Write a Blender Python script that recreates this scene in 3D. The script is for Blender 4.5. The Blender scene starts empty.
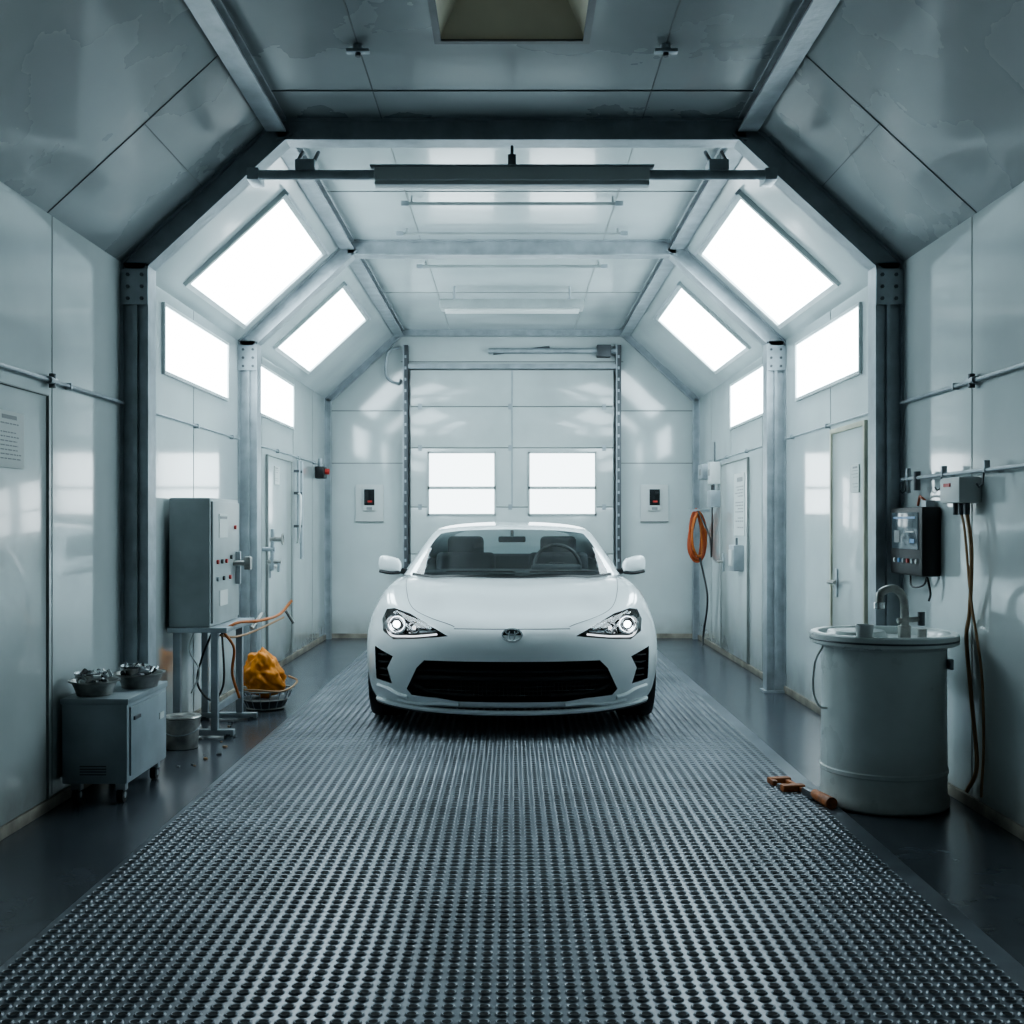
import bpy, bmesh, math, random
from mathutils import Vector, Matrix, noise
from mathutils.bvhtree import BVHTree
random.seed(3)
scene = bpy.context.scene
COL = scene.collection

# ------------------------------------------------------------------ materials
def mat(name, col, rough=0.5, metal=0.0, coat=0.0, var=0.0, vscale=3.0, bump=0.0, bscale=40.0,
        spec=0.5, emit=None, estr=0.0, dirt=None):
    m = bpy.data.materials.new(name); m.use_nodes = True
    nt = m.node_tree; b = nt.nodes['Principled BSDF']
    c = (*col, 1)
    b.inputs['Base Color'].default_value = c
    b.inputs['Roughness'].default_value = rough
    b.inputs['Metallic'].default_value = metal
    b.inputs['Coat Weight'].default_value = coat
    b.inputs['Coat Roughness'].default_value = 0.06
    b.inputs['Specular IOR Level'].default_value = spec
    tc = nt.nodes.new('ShaderNodeTexCoord')
    if emit:
        b.inputs['Emission Color'].default_value = (*emit, 1)
        b.inputs['Emission Strength'].default_value = estr
    if var > 0:
        n = nt.nodes.new('ShaderNodeTexNoise'); n.inputs['Scale'].default_value = vscale
        n.inputs['Detail'].default_value = 6
        nt.links.new(tc.outputs['Object'], n.inputs['Vector'])
        r = nt.nodes.new('ShaderNodeValToRGB')
        r.color_ramp.elements[0].position = 0.3; r.color_ramp.elements[1].position = 0.7
        r.color_ramp.elements[0].color = (*[x*(1-var) for x in col], 1)
        r.color_ramp.elements[1].color = (*[min(1, x*(1+var*0.4)) for x in col], 1)
        nt.links.new(n.outputs['Fac'], r.inputs['Fac'])
        out = r.outputs['Color']
        if dirt:
            sx = nt.nodes.new('ShaderNodeSeparateXYZ'); nt.links.new(tc.outputs['Object'], sx.inputs[0])
            mr = nt.nodes.new('ShaderNodeMapRange')
            mr.inputs['From Min'].default_value = 0.0; mr.inputs['From Max'].default_value = 0.28
            mr.inputs['To Min'].default_value = 0.85; mr.inputs['To Max'].default_value = 0.0
            nt.links.new(sx.outputs['Z'], mr.inputs['Value'])
            n2 = nt.nodes.new('ShaderNodeTexNoise'); n2.inputs['Scale'].default_value = 7; n2.inputs['Detail'].default_value = 8
            nt.links.new(tc.outputs['Object'], n2.inputs['Vector'])
            mu = nt.nodes.new('ShaderNodeMath'); mu.operation = 'MULTIPLY'
            nt.links.new(mr.outputs[0], mu.inputs[0]); nt.links.new(n2.outputs['Fac'], mu.inputs[1])
            mx = nt.nodes.new('ShaderNodeMix'); mx.data_type = 'RGBA'
            nt.links.new(mu.outputs[0], mx.inputs['Factor'])
            nt.links.new(out, mx.inputs['A']); mx.inputs['B'].default_value = (*dirt, 1)
            out = mx.outputs['Result']
        nt.links.new(out, b.inputs['Base Color'])
        mr2 = nt.nodes.new('ShaderNodeMapRange')
        mr2.inputs['To Min'].default_value = rough*0.8; mr2.inputs['To Max'].default_value = min(1, rough*1.25)
        nt.links.new(n.outputs['Fac'], mr2.inputs['Value']); nt.links.new(mr2.outputs[0], b.inputs['Roughness'])
    if bump > 0:
        n3 = nt.nodes.new('ShaderNodeTexNoise'); n3.inputs['Scale'].default_value = bscale
        n3.inputs['Detail'].default_value = 3
        nt.links.new(tc.outputs['Object'], n3.inputs['Vector'])
        bp = nt.nodes.new('ShaderNodeBump'); bp.inputs['Strength'].default_value = bump
        bp.inputs['Distance'].default_value = 0.02
        nt.links.new(n3.outputs['Fac'], bp.inputs['Height']); nt.links.new(bp.outputs[0], b.inputs['Normal'])
        nt.links.new(bp.outputs[0], b.inputs['Coat Normal'])
    return m

def emis(name, col, s):
    m = bpy.data.materials.new(name); m.use_nodes = True
    nt = m.node_tree; nt.nodes.clear()
    e = nt.nodes.new('ShaderNodeEmission'); o = nt.nodes.new('ShaderNodeOutputMaterial')
    e.inputs['Color'].default_value = (*col, 1); e.inputs['Strength'].default_value = s
    nt.links.new(e.outputs[0], o.inputs[0]); return m

def glassmat(name, tint, refl_rough=0.02):
    m = bpy.data.materials.new(name); m.use_nodes = True
    nt = m.node_tree; nt.nodes.clear()
    o = nt.nodes.new('ShaderNodeOutputMaterial')
    t = nt.nodes.new('ShaderNodeBsdfTransparent'); t.inputs[0].default_value = (*tint, 1)
    g = nt.nodes.new('ShaderNodeBsdfGlossy'); g.inputs['Roughness'].default_value = refl_rough
    f = nt.nodes.new('ShaderNodeFresnel'); f.inputs[0].default_value = 1.5
    mx = nt.nodes.new('ShaderNodeMixShader')
    nt.links.new(f.outputs[0], mx.inputs[0]); nt.links.new(t.outputs[0], mx.inputs[1]); nt.links.new(g.outputs[0], mx.inputs[2])
    nt.links.new(mx.outputs[0], o.inputs[0]); return m

M = {}
M['wall'] = mat('painted_panel', (0.64, 0.70, 0.70), 0.12, coat=0.9, var=0.10, vscale=1.6, bump=0.045, bscale=2.2, dirt=(0.16, 0.12, 0.08))
M['ceil'] = mat('ceiling_panel', (0.58, 0.64, 0.645), 0.18, coat=0.6, var=0.10, vscale=1.5, bump=0.05, bscale=2.6)
M['ceil_shade'] = mat('ceiling_panel_shaded', (0.27, 0.305, 0.315), 0.27, coat=0.3, var=0.14, vscale=1.2, bump=0.04, bscale=2.0)  # darker copy of the ceiling panel; near-bay shade put into the colour
M['seam'] = mat('panel_seam', (0.27, 0.29, 0.28), 0.6, var=0.2)
M['seamd'] = mat('dark_panel_seam', (0.14, 0.155, 0.16), 0.6, var=0.2)
M['steel'] = mat('galvanised_steel', (0.42, 0.465, 0.495), 0.38, metal=0.35, var=0.25, vscale=9, bump=0.1, bscale=30)
M['steeld'] = mat('dark_steel', (0.13, 0.14, 0.15), 0.42, metal=0.5, var=0.25, vscale=9)
M['floor'] = mat('dark_concrete', (0.080, 0.091, 0.106), 0.24, var=0.30, vscale=2.5, bump=0.06, bscale=6)
M['matb'] = mat('grating_base', (0.215, 0.24, 0.27), 0.34, metal=0.3, var=0.45, vscale=3.2)
M['stud'] = mat('grating_rim', (0.27, 0.297, 0.33), 0.34, metal=0.4, var=0.4, vscale=2.4)
M['hole'] = mat('grating_hole', (0.010, 0.012, 0.014), 0.8)
M['trim'] = mat('stained_trim', (0.33, 0.30, 0.25), 0.6, var=0.5, vscale=8)
M['paint'] = mat('white_car_paint', (0.84, 0.89, 0.90), 0.22, coat=1.0)
M['black'] = mat('black_plastic', (0.012, 0.013, 0.014), 0.4)
M['gloss'] = mat('gloss_black', (0.008, 0.009, 0.01), 0.08, coat=0.5)
M['rubber'] = mat('tyre_rubber', (0.015, 0.016, 0.017), 0.7, bump=0.1, bscale=60)
M['chrome'] = mat('chrome', (0.75, 0.77, 0.78), 0.08, metal=1)
M['alloy'] = mat('alloy', (0.25, 0.26, 0.27), 0.25, metal=0.9)
M['glass'] = glassmat('car_glass', (0.84, 0.90, 0.90))
M['lens'] = glassmat('lens_glass', (0.93, 0.95, 0.96))
M['led'] = emis('led', (0.92, 0.97, 1.0), 10)
M['ledsoft'] = emis('led_strip', (0.92, 0.97, 1.0), 1.6)
M['pane'] = emis('daylight_pane', (0.77, 0.93, 1.0), 11.5)
M['pane2'] = emis('door_daylight_pane', (0.84, 0.96, 1.0), 4.2)
M['vglow'] = emis('vent_top_glow', (1.0, 0.95, 0.78), 0.35)  # weak glow added on the vent top to brighten the recess
M['frame'] = mat('window_frame', (0.55, 0.60, 0.60), 0.4, var=0.15)
M['door'] = mat('door_panel', (0.62, 0.675, 0.67), 0.2, coat=0.5, var=0.12, vscale=2, bump=0.05, bscale=3, dirt=(0.16, 0.12, 0.08))
M['cream'] = mat('cream_frame', (0.52, 0.51, 0.40), 0.5, var=0.25, vscale=6)
M['cab'] = mat('grey_enamel', (0.38, 0.42, 0.42), 0.36, var=0.2, vscale=5, dirt=(0.1, 0.08, 0.06))
M['cab2'] = mat('blue_grey_enamel', (0.36, 0.42, 0.45), 0.38, var=0.2, vscale=6)
M['barrel'] = mat('white_enamel', (0.72, 0.78, 0.765), 0.28, coat=0.4, var=0.10, vscale=4, dirt=(0.13, 0.09, 0.05))
M['orange'] = mat('orange_rubber', (0.55, 0.16, 0.03), 0.5, var=0.3, vscale=12)
M['yellow'] = mat('yellow_orange_plastic', (0.78, 0.27, 0.02), 0.5, var=0.35, vscale=14)
M['red'] = mat('red_plastic', (0.5, 0.04, 0.03), 0.4)
M['blue'] = mat('blue_display', (0.04, 0.12, 0.3), 0.3, emit=(0.15, 0.35, 0.5), estr=0.2)
M['hosered'] = mat('red_orange_hose', (0.42, 0.09, 0.03), 0.45)
M['tan'] = mat('tan_cable', (0.40, 0.24, 0.12), 0.5)
M['paper'] = mat('notice_paper', (0.66, 0.69, 0.67), 0.6)
M['ink'] = mat('printed_ink', (0.30, 0.31, 0.31), 0.6)
M['screen'] = mat('display_screen', (0.02, 0.035, 0.045), 0.12, emit=(0.25, 0.38, 0.45), estr=0.10)
M['white'] = mat('white_plastic', (0.65, 0.68, 0.67), 0.4)
M['fixt'] = mat('light_housing', (0.62, 0.66, 0.66), 0.4)
M['tin'] = mat('stained_tin', (0.42, 0.42, 0.40), 0.35, metal=0.6, var=0.5, vscale=14)
M['seat'] = mat('seat_fabric', (0.055, 0.06, 0.065), 0.7)
M['wood'] = mat('rust_orange', (0.45, 0.15, 0.045), 0.55, var=0.6, vscale=25)
M['vent'] = mat('vent_lining', (0.72, 0.69, 0.56), 0.5, var=0.15)

# ------------------------------------------------------------------ mesh builder
class B:
    def __init__(s, name):
        s.name = name; s.v = []; s.f = []; s.fm = []; s.mats = []
    def mi(s, m):
        if m not in s.mats: s.mats.append(m)
        return s.mats.index(m)
    def add(s, verts, faces, m):
        o = len(s.v); i = s.mi(m)
        s.v += [tuple(v) for v in verts]
        for f in faces: s.f.append([o+k for k in f]); s.fm.append(i)
    def addbm(s, bm, m):
        bm.verts.index_update()
        s.add([v.co.copy() for v in bm.verts], [[v.index for v in f.verts] for f in bm.faces], m)
        bm.free()
    def box(s, a, b, m, bev=0.0, rot=None, piv=None, seg=2):
        a = Vector(a); b = Vector(b); c = (a+b)/2; d = b-a
        bm = bmesh.new(); bmesh.ops.create_cube(bm, size=1)
        for v in bm.verts: v.co = Vector((v.co.x*abs(d.x), v.co.y*abs(d.y), v.co.z*abs(d.z)))
        if bev > 0:
            bmesh.ops.bevel(bm, geom=list(bm.edges), offset=bev, segments=seg, affect='EDGES', profile=0.6)
        for v in bm.verts: v.co += c
        if rot:
            p = Vector(piv) if piv else c
            for v in bm.verts: v.co = rot @ (v.co-p) + p
        s.addbm(bm, m)
    def cyl(s, p0, p1, r, m, n=16, r2=None):
        s.tube([p0, p1], r, m, n, r2=r2)
    def tube(s, pts, r, m, n=8, closed=False, r2=None):
        pts = [Vector(p) for p in pts]; N = len(pts); vs = []; fs = []
        t0 = (pts[1]-pts[0]).normalized()
        up = Vector((0, 0, 1)) if abs(t0.z) < 0.9 else Vector((1, 0, 0))
        nrm = t0.cross(up).normalized()
        for i, p in enumerate(pts):
            if closed: t = (pts[(i+1) % N]-pts[i-1]).normalized()
            elif i == 0: t = t0
            elif i == N-1: t = (pts[-1]-pts[-2]).normalized()
            else: t = (pts[i+1]-pts[i-1]).normalized()
            nrm = (nrm - t*nrm.dot(t)).normalized(); bi = t.cross(nrm)
            rr = r if r2 is None else r + (r2-r)*i/(N-1)
            for k in range(n):
                a = 2*math.pi*k/n
                vs.append(p + nrm*math.cos(a)*rr + bi*math.sin(a)*rr)
        for i in range(N if closed else N-1):
            j = (i+1) % N
            for k in range(n):
                k2 = (k+1) % n
                fs.append([i*n+k, i*n+k2, j*n+k2, j*n+k])
        if not closed:
            fs.append(list(range(n))[::-1]); fs.append([(N-1)*n+k for k in range(n)])
        s.add(vs, fs, m)
    def lathe(s, prof, c, m, n=48, axis='z', sc=(1, 1)):
        c = Vector(c); vs = []; fs = []
        for (r, h) in prof:
            for k in range(n):
                a = 2*math.pi*k/n; x = math.cos(a)*r*sc[0]; y = math.sin(a)*r*sc[1]
                if axis == 'z': vs.append(c+Vector((x, y, h)))
                elif axis == 'x': vs.append(c+Vector((h, x, y)))
                else: vs.append(c+Vector((x, h, y)))
        for i in range(len(prof)-1):
            for k in range(n):
                k2 = (k+1) % n
                fs.append([i*n+k, i*n+k2, (i+1)*n+k2, (i+1)*n+k])
        s.add(vs, fs, m)
    def prism(s, poly, y0, y1, m):   # poly in (x,z), extruded along y
        n = len(poly)
        vs = [(p[0], y0, p[1]) for p in poly]+[(p[0], y1, p[1]) for p in poly]
        fs = [list(range(n)), [n+k for k in range(n)][::-1]]
        for k in range(n):
            k2 = (k+1) % n; fs.append([k, n+k, n+k2, k2])
        s.add(vs, fs, m)
    def build(s, parent=None, smooth=True, ang=35):
        me = bpy.data.meshes.new(s.name); me.from_pydata(s.v, [], s.f)
        for m in s.mats: me.materials.append(M[m])
        me.polygons.foreach_set('material_index', s.fm)
        bm = bmesh.new(); bm.from_mesh(me); bmesh.ops.recalc_face_normals(bm, faces=bm.faces); bm.to_mesh(me); bm.free()
        if smooth:
            me.shade_smooth(); me.set_sharp_from_angle(angle=math.radians(ang))
        ob = bpy.data.objects.new(s.name, me); COL.objects.link(ob)
        if parent: ob.parent = parent
        return ob

def spline(pts, n=8):
    P = [Vector(p) for p in pts]; P = [P[0]*2-P[1]] + P + [P[-1]*2-P[-2]]; out = []
    for i in range(1, len(P)-2):
        for k in range(n):
            t = k/n; a, b, c, d = P[i-1], P[i], P[i+1], P[i+2]
            out.append(0.5*((2*b)+(c-a)*t+(2*a-5*b+4*c-d)*t*t+(3*b-a-3*c+d)*t**3))
    out.append(P[-2]); return out

# ------------------------------------------------------------------ room dims
HW = 1.98; ZE = 2.546; CX = 1.19; ZC = 3.274; Y0 = -2.0; Y1 = 12.3
SD = Vector((-(HW-CX), 0, ZC-ZE)); SL = SD.length
def slope_pt(side, t, y, off=0.0):
    x = HW-(HW-CX)*t; z = ZE+(ZC-ZE)*t
    nx, nz = -(ZC-ZE)/SL, -(HW-CX)/SL
    return Vector((side*(x+nx*off), y, z+nz*off))

fl = B('floor'); fl.box((-HW-.1, Y0, -.1), (HW+.1, Y1+.1, 0), 'floor'); fl.build()

def sbox(b, side, t0, t1, y0, y1, o0, o1, m):
    vs = []
    for o in (o0, o1):
        vs += [slope_pt(side, t0, y0, o), slope_pt(side, t1, y0, o), slope_pt(side, t1, y1, o), slope_pt(side, t0, y1, o)]
    b.add(vs, [[0, 1, 2, 3], [4, 7, 6, 5], [0, 4, 5, 1], [1, 5, 6, 2], [2, 6, 7, 3], [3, 7, 4, 0]], m)

for side, nm in ((-1, 'wall_left'), (1, 'wall_right')):
    w = B(nm)
    w.box((side*HW, Y0, 0), (side*(HW+.1), Y1, ZE+.02), 'wall')
    for y in (2.6, 4.95, 7.15, 9.1, 10.4, 11.4):
        w.box((side*(HW-.002), y-.003, 0.06), (side*(HW+.01), y+.003, ZE), 'seam')
    w.build()
w = B('wall_back')
w.prism([(-HW, 0), (HW, 0), (HW, ZE), (CX, ZC), (-CX, ZC), (-HW, ZE)], Y1, Y1+.1, 'wall')
for z in (1.87, 2.43):
    w.box((-HW, Y1-.004, z-.005), (-1.15, Y1, z+.005), 'seam'); w.box((1.15, Y1-.004, z-.005), (HW, Y1, z+.005), 'seam')
w.box((-CX, Y1-.004, 2.95), (CX, Y1, 2.96), 'seam')
w.build()
w = B('wall_front')
w.prism([(-HW, 0), (HW, 0), (HW, ZE), (CX, ZC), (-CX, ZC), (-HW, ZE)], Y0-.1, Y0, 'wall'); w.build()

c = B('ceiling')
VX = .31; VY0 = 4.25; VY1 = 4.88; YS = 5.88
c.box((-CX, Y0, ZC), (CX, VY0, ZC+.06), 'ceil_shade'); c.box((-CX, VY1, ZC), (CX, YS, ZC+.06), 'ceil_shade'); c.box((-CX, YS, ZC), (CX, Y1, ZC+.06), 'ceil')
c.box((-CX, VY0, ZC), (-VX, VY1, ZC+.06), 'ceil_shade'); c.box((VX, VY0, ZC), (CX, VY1, ZC+.06), 'ceil_shade')
for side in (-1, 1):
    sbox(c, side, 0, 1, Y0, YS, -.06, 0, 'ceil_shade'); sbox(c, side, 0, 1, YS, Y1, -.06, 0, 'ceil')
    for y in (2.6, 4.9):
        sbox(c, side, 0, 1, y-.003, y+.003, 0, .003, 'seamd')
    sbox(c, side, .52, .525, 4.9, 5.8, 0, .003, 'seamd')
    for y0, y1 in ((Y0, 5.83), (5.93, 8.3), (8.42, Y1)):
        c.box((side*.66-.003, y0, ZC-.003), (side*.66+.003, y1, ZC), 'seamd' if y0 < 5 else 'seam')
for y in (2.6, 5.45, 7.1, 10.2):
    c.box((-CX, y-.004, ZC-.004), (CX, y+.004, ZC), 'seamd' if y < 5.8 else 'seam')
c.build()

v = B('ceiling_vent')
zt = ZC+.20; k = .62; ym = (VY0+VY1)/2; hy = (VY1-VY0)/2
lo = [(-VX, VY0, ZC), (VX, VY0, ZC), (VX, VY1, ZC), (-VX, VY1, ZC)]
hi = [(-VX*k, ym-hy*k, zt), (VX*k, ym-hy*k, zt), (VX*k, ym+hy*k, zt), (-VX*k, ym+hy*k, zt)]
v.add(lo+hi, [[0, 1, 5, 4], [1, 2, 6, 5], [2, 3, 7, 6], [3, 0, 4, 7]], 'vent'); v.add(hi, [[0, 1, 2, 3]], 'vglow')
v.box((-VX-.02, VY1-.01, ZC-.010), (VX+.02, VY1+.02, ZC), 'steeld'); v.box((-VX-.02, VY0-.02, ZC-.010), (VX+.02, VY0+.01, ZC), 'steeld')
v.box((-VX-.02, VY0+.01, ZC-.010), (-VX+.01, VY1-.01, ZC), 'steeld'); v.box((VX-.01, VY0+.01, ZC-.010), (VX+.02, VY1-.01, ZC), 'steeld')
v.box((-VX*k-.01, ym+hy*k-.02, zt-.02), (VX*k+.01, ym+hy*k, zt-.004), 'steel')
for i in range(5):
    yy = ym-hy*k*.8+i*hy*k*.4
    v.box((-VX*k, yy-.01, zt-.03), (VX*k, yy+.01, zt-.02), 'steel')
v.build()

for side, nm in ((-1, 'left'), (1, 'right')):
    b = B('baseboard_'+nm); b.box((side*(HW-.014), Y0, 0), (side*HW, Y1-.02, .05), 'trim', .004); b.build()
b = B('baseboard_back'); b.box((-HW+.02, Y1-.018, 0), (-1.19, Y1, .05), 'trim'); b.box((1.19, Y1-.018, 0), (HW-.02, Y1, .05), 'trim'); b.build()

# perforated grating: low raised rims around dark drainage holes, in straight rows ----
g = B('perforated_floor_grating')
MW = 1.40
g.box((-MW, -0.5, 0), (MW, 11.2, .010), 'matb', .003)
px, py = .0445, .0445
nx = int(2*(MW-.03)/px); y = 1.9
N8 = 10
oct_ = [(math.cos(a), math.sin(a)) for a in [2*math.pi*(i+.5)/N8 for i in range(N8)]]
rimf = [[j, (j+1) % N8, N8+(j+1) % N8, N8+j] for j in range(N8)]+[[N8+j, N8+(j+1) % N8, 2*N8+(j+1) % N8, 2*N8+j] for j in range(N8)]
V_ = []; F_ = []; H_ = []
while y < 11.15:
    for i in range(nx):
        x = -MW+.04+i*px
        if x > MW-.03: continue
        vs = [(x+a*.0190, y+b_*.0185, .010) for a, b_ in oct_]+[(x+a*.0145, y+b_*.0140, .0145) for a, b_ in oct_]+[(x+a*.0120, y+b_*.0112, .0135) for a, b_ in oct_]
        o = len(V_); V_ += vs
        F_ += [[o+q for q in f] for f in rimf]
        H_.append([o+2*N8+j for j in range(N8)])
    y += py
o = len(g.v); g.v += V_
a_ = g.mi('stud'); h_ = g.mi('hole')
g.f += [[o+q for q in f] for f in F_]; g.fm += [a_]*len(F_)
g.f += [[o+q for q in f] for f in H_]; g.fm += [h_]*len(H_)
g.build(smooth=True, ang=50)

# ------------------------------------------------------------------ windows
wn = 0
def slopewin(side, t0, t1, y0, y1, pm='pane'):
    global wn; wn += 1
    b = B('window_%d' % wn)
    sbox(b, side, t0, t1, y0, y1, .002, .010, pm)
    f = .03; ft = f/SL
    sbox(b, side, t0-ft, t0, y0-f, y1+f, 0, .025, 'frame'); sbox(b, side, t1, t1+ft, y0-f, y1+f, 0, .025, 'frame')
    sbox(b, side, t0, t1, y0-f, y0, 0, .025, 'frame'); sbox(b, side, t0, t1, y1, y1+f, 0, .025, 'frame')
    sbox(b, side, t1+ft, t1+ft+.015, y0-f-.01, y1+f+.01, 0, .04, 'steel')
    b.build()
def sidewin(side, y0, y1):
    global wn; wn += 1
    b = B('window_%d' % wn); z0, z1 = 2.09, 2.455; f = .02
    X = lambda o: side*(HW-o)
    b.box((X(.001), y0, z0), (X(.008), y1, z1), 'pane')
    b.box((X(0), y0-f, z0-f), (X(.018), y1+f, z0), 'frame'); b.box((X(0), y0-f, z1), (X(.018), y1+f, z1+f), 'frame')
    b.box((X(0), y0-f, z0), (X(.018), y0, z1), 'frame'); b.box((X(0), y1, z0), (X(.018), y1+f, z1), 'frame')
    b.build()
for side in (-1, 1):
    slopewin(side, .12, .80, 6.69, 8.09); slopewin(side, .13, .78, 9.15, 10.6)
    sidewin(side, 6.52, 7.96); sidewin(side, 8.96, 10.35)

# ------------------------------------------------------------------ portal frames
def ibeam(b, p0, p1, nrm, h, d, m='steel', ft=.012):
    p0 = Vector(p0); p1 = Vector(p1); nrm = Vector(nrm).normalized(); yy = Vector((0, 1, 0))
    def slab(n0, n1, y0, y1):
        vs = []
        for p in (p0, p1):
            vs += [p+nrm*n0+yy*y0, p+nrm*n1+yy*y0, p+nrm*n1+yy*y1, p+nrm*n0+yy*y1]
        b.add(vs, [[0, 1, 2, 3], [4, 7, 6, 5], [0, 4, 5, 1], [1, 5, 6, 2], [2, 6, 7, 3], [3, 7, 4, 0]], m)
    slab(0, ft, -d/2, d/2); slab(h-ft, h, -d/2, d/2); slab(ft, h-ft, -d*.36, d*.36)
for yf in (5.88, 8.37, 12.2):
    b = B('steel_portal_frame'); h = .11 if yf < 12 else .06; d = .13 if yf < 12 else .08
    for sd in (-1, 1):
        ibeam(b, (sd*HW, yf, .0), (sd*HW, yf, ZE), (-sd, 0, 0), h+.03 if yf < 12 else h, d)
        nx_, nz_ = -(ZC-ZE)/SL*sd, -(HW-CX)/SL
        ibeam(b, (sd*HW, yf, ZE), (sd*CX, yf, ZC), (nx_, 0, nz_), h, d)
        if yf < 12:
            b.box((sd*(HW-.16), yf-d/2-.012, 0), (sd*HW, yf+d/2+.012, .015), 'steel')
            for z in (2.36, 2.42, 2.48):
                b.cyl((sd*(HW-.04), yf-d/2-.014, z), (sd*(HW-.04), yf-.02, z), .010, 'steeld', 6)
                b.cyl((sd*(HW-.11), yf-d/2-.014, z), (sd*(HW-.11), yf-.02, z), .010, 'steeld', 6)
            b.box((sd*(HW-.14), yf-d/2-.006, 2.33), (sd*(HW-.004), yf-d/2+.002, 2.51), 'steel')
            b.box((sd*(HW-.085), yf-d/2-.002, .02), (sd*(HW-.065), yf-d/2+.02, 2.33), 'steel')
    ibeam(b, (-CX, yf, ZC), (CX, yf, ZC), (0, 0, -1), h, d)
    b.build()
for sd in (-1, 1):
    for y0, y1 in ((Y0, 5.80), (5.96, 8.29), (8.45, 12.14)):
        b = B('ceiling_beam')
        b.box((sd*CX-.05, y0, ZC-.075), (sd*CX+.05, y1, ZC-.063), 'steel'); b.box((sd*CX-.025, y0, ZC-.063), (sd*CX+.025, y1, ZC), 'steeld')
        b.box((sd*CX-.05, y0, ZC-.012), (sd*CX+.05, y1, ZC-.001), 'steel')
        b.build()

# ceiling bars / lights
b = B('hanging_light_bar')
b.cyl((-1.31, 5.70, 2.95), (1.31, 5.70, 2.95), .024, 'steel'); b.box((-.68, 5.66, 2.915), (.68, 5.76, 2.985), 'fixt', .01)
b.box((-.68, 5.675, 2.895), (.68, 5.745, 2.917), 'fixt', .006); b.box((-.70, 5.655, 2.978), (.70, 5.765, 2.990), 'steel', .003)
b.cyl((0, 5.71, 2.98), (0, 5.79, 3.12), .008, 'steeld'); b.box((-.02, 5.69, 3.0), (.02, 5.75, 3.05), 'steeld')
for s_ in (-1, 1):
    b.box((s_*1.02-.05, 5.66, 2.965), (s_*1.02+.05, 5.78, 3.02), 'steel', .008); b.cyl((s_*.98, 5.70, 3.02), (s_*.98, 5.82, 3.10), .010, 'steeld'); b.cyl((s_*1.06, 5.70, 3.02), (s_*1.06, 5.82, 3.10), .010, 'steeld')
    b.box((s_*1.28-.03, 5.67, 2.92), (s_*1.28+.03, 5.815, 2.98), 'steel', .006)
b.build()
def pipe_bar(y, z, hx, r):
    b = B('ceiling_pipe'); b.cyl((-hx, y, z), (hx, y, z), r, 'cab')
    for s_ in (-1, 1):
        b.cyl((s_*hx*.94, y, z), (s_*hx*.94, y, ZC), .007, 'cab'); b.box((s_*hx-.025, y-.016, z-.016), (s_*hx+.025, y+.016, z+.016), 'steel', .006)
    b.build()
pipe_bar(7.2, 3.225, .67, .011); pipe_bar(8.0, 3.24, .78, .008); pipe_bar(9.0, 3.235, .72, .012)
b = B('ceiling_light_fixture'); b.box((-.62, 9.85, 3.07), (.62, 10.05, 3.15), 'cab', .02); b.box((-.58, 9.88, 3.05), (.58, 10.02, 3.072), 'white', .008)
for s_ in (-.5, .5): b.cyl((s_, 9.95, 3.14), (s_, 9.95, ZC), .01, 'steel')
b.build()
for s_ in (-1, 1):
    b = B('sprinkler_head'); x = s_*.66; b.cyl((x, 4.93, ZC), (x, 4.93, ZC-.02), .022, 'steel'); b.box((x-.05, 4.91, ZC-.035), (x+.05, 4.95, ZC-.02), 'steel', .006)
    b.cyl((x, 4.93, ZC-.035), (x, 4.93, ZC-.05), .012, 'steeld'); b.build()

for sd in (-1, 1):
    for y0, y1 in ((Y0+.02, 5.80), (5.97, 8.29), (8.45, 11.9)):
        b = B('conduit_pipe'); b.cyl((sd*(HW-.018), y0, 1.83), (sd*(HW-.018), y1, 1.83), .009 if y0 < 5 else .006, 'steel', 10)
        y = max(y0, 3.0)+.3
        while y < y1:
            b.box((sd*(HW-.030), y-.010, 1.815), (sd*(HW-.001), y+.010, 1.845), 'steel', .003); y += .9
        if y0 < 5:
            b.cyl((sd*(HW-.022), 4.9, 1.80), (sd*(HW-.022), 4.9, 1.86), .014, 'steeld'); b.cyl((sd*(HW-.022), 4.86, 1.83), (sd*(HW-.022), 4.94, 1.83), .016, 'steel')
        b.build()

# ------------------------------------------------------------------ back sectional door
b = B('door_1'); DX = 1.08; yb = Y1-.006
zs = [.0, .45, .90, 1.40, 2.03, 2.47, 2.86]
for i in range(6):
    b.box((-DX, yb-.05, zs[i]+.004), (DX, yb-.01, zs[i+1]-.004), 'door', .006)
b.box((-DX, yb-.03, .0), (DX, yb-.003, 2.86), 'seam')
for s_ in (-1, 1):
    x0, x1 = sorted((s_*.17, s_*.90)); z0, z1 = 1.31, 1.99
    b.box((x0+.02, yb-.058, z0+.02), (x1-.02, yb-.05, z1-.02), 'pane2')
    for (a, c_) in (((x0, z0), (x1, z0+.02)), ((x0, z1-.02), (x1, z1)), ((x0, z0), (x0+.02, z1)), ((x1-.02, z0), (x1, z1)), ((x0, 1.590), (x1, 1.620))):
        b.box((a[0], yb-.066, a[1]), (c_[0], yb-.05, c_[1]), 'frame')
b.box((-.006, yb-.056, 1.4), (.006, yb-.05, 2.86), 'steel')
for z in zs[1:6]:
    for x in (-.98, -.02, .98): b.box((x-.02, yb-.06, z-.03), (x+.02, yb-.05, z+.03), 'steel')
b.build()
b = B('sectional_door_track')
for s_ in (-1, 1):
    b.box((s_*1.13-.028, yb-.10, 0), (s_*1.13+.028, yb-.001, 3.12), 'steeld', .004)
    b.box((s_*1.13-.028, yb-.106, 0), (s_*1.13-.014, yb-.1, 3.12), 'steel')
    z = .1
    while z < 3.1:
        b.box((s_*1.13-.010, yb-.104, z), (s_*1.13+.010, yb-.1, z+.03), 'steel'); z += .12
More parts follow.
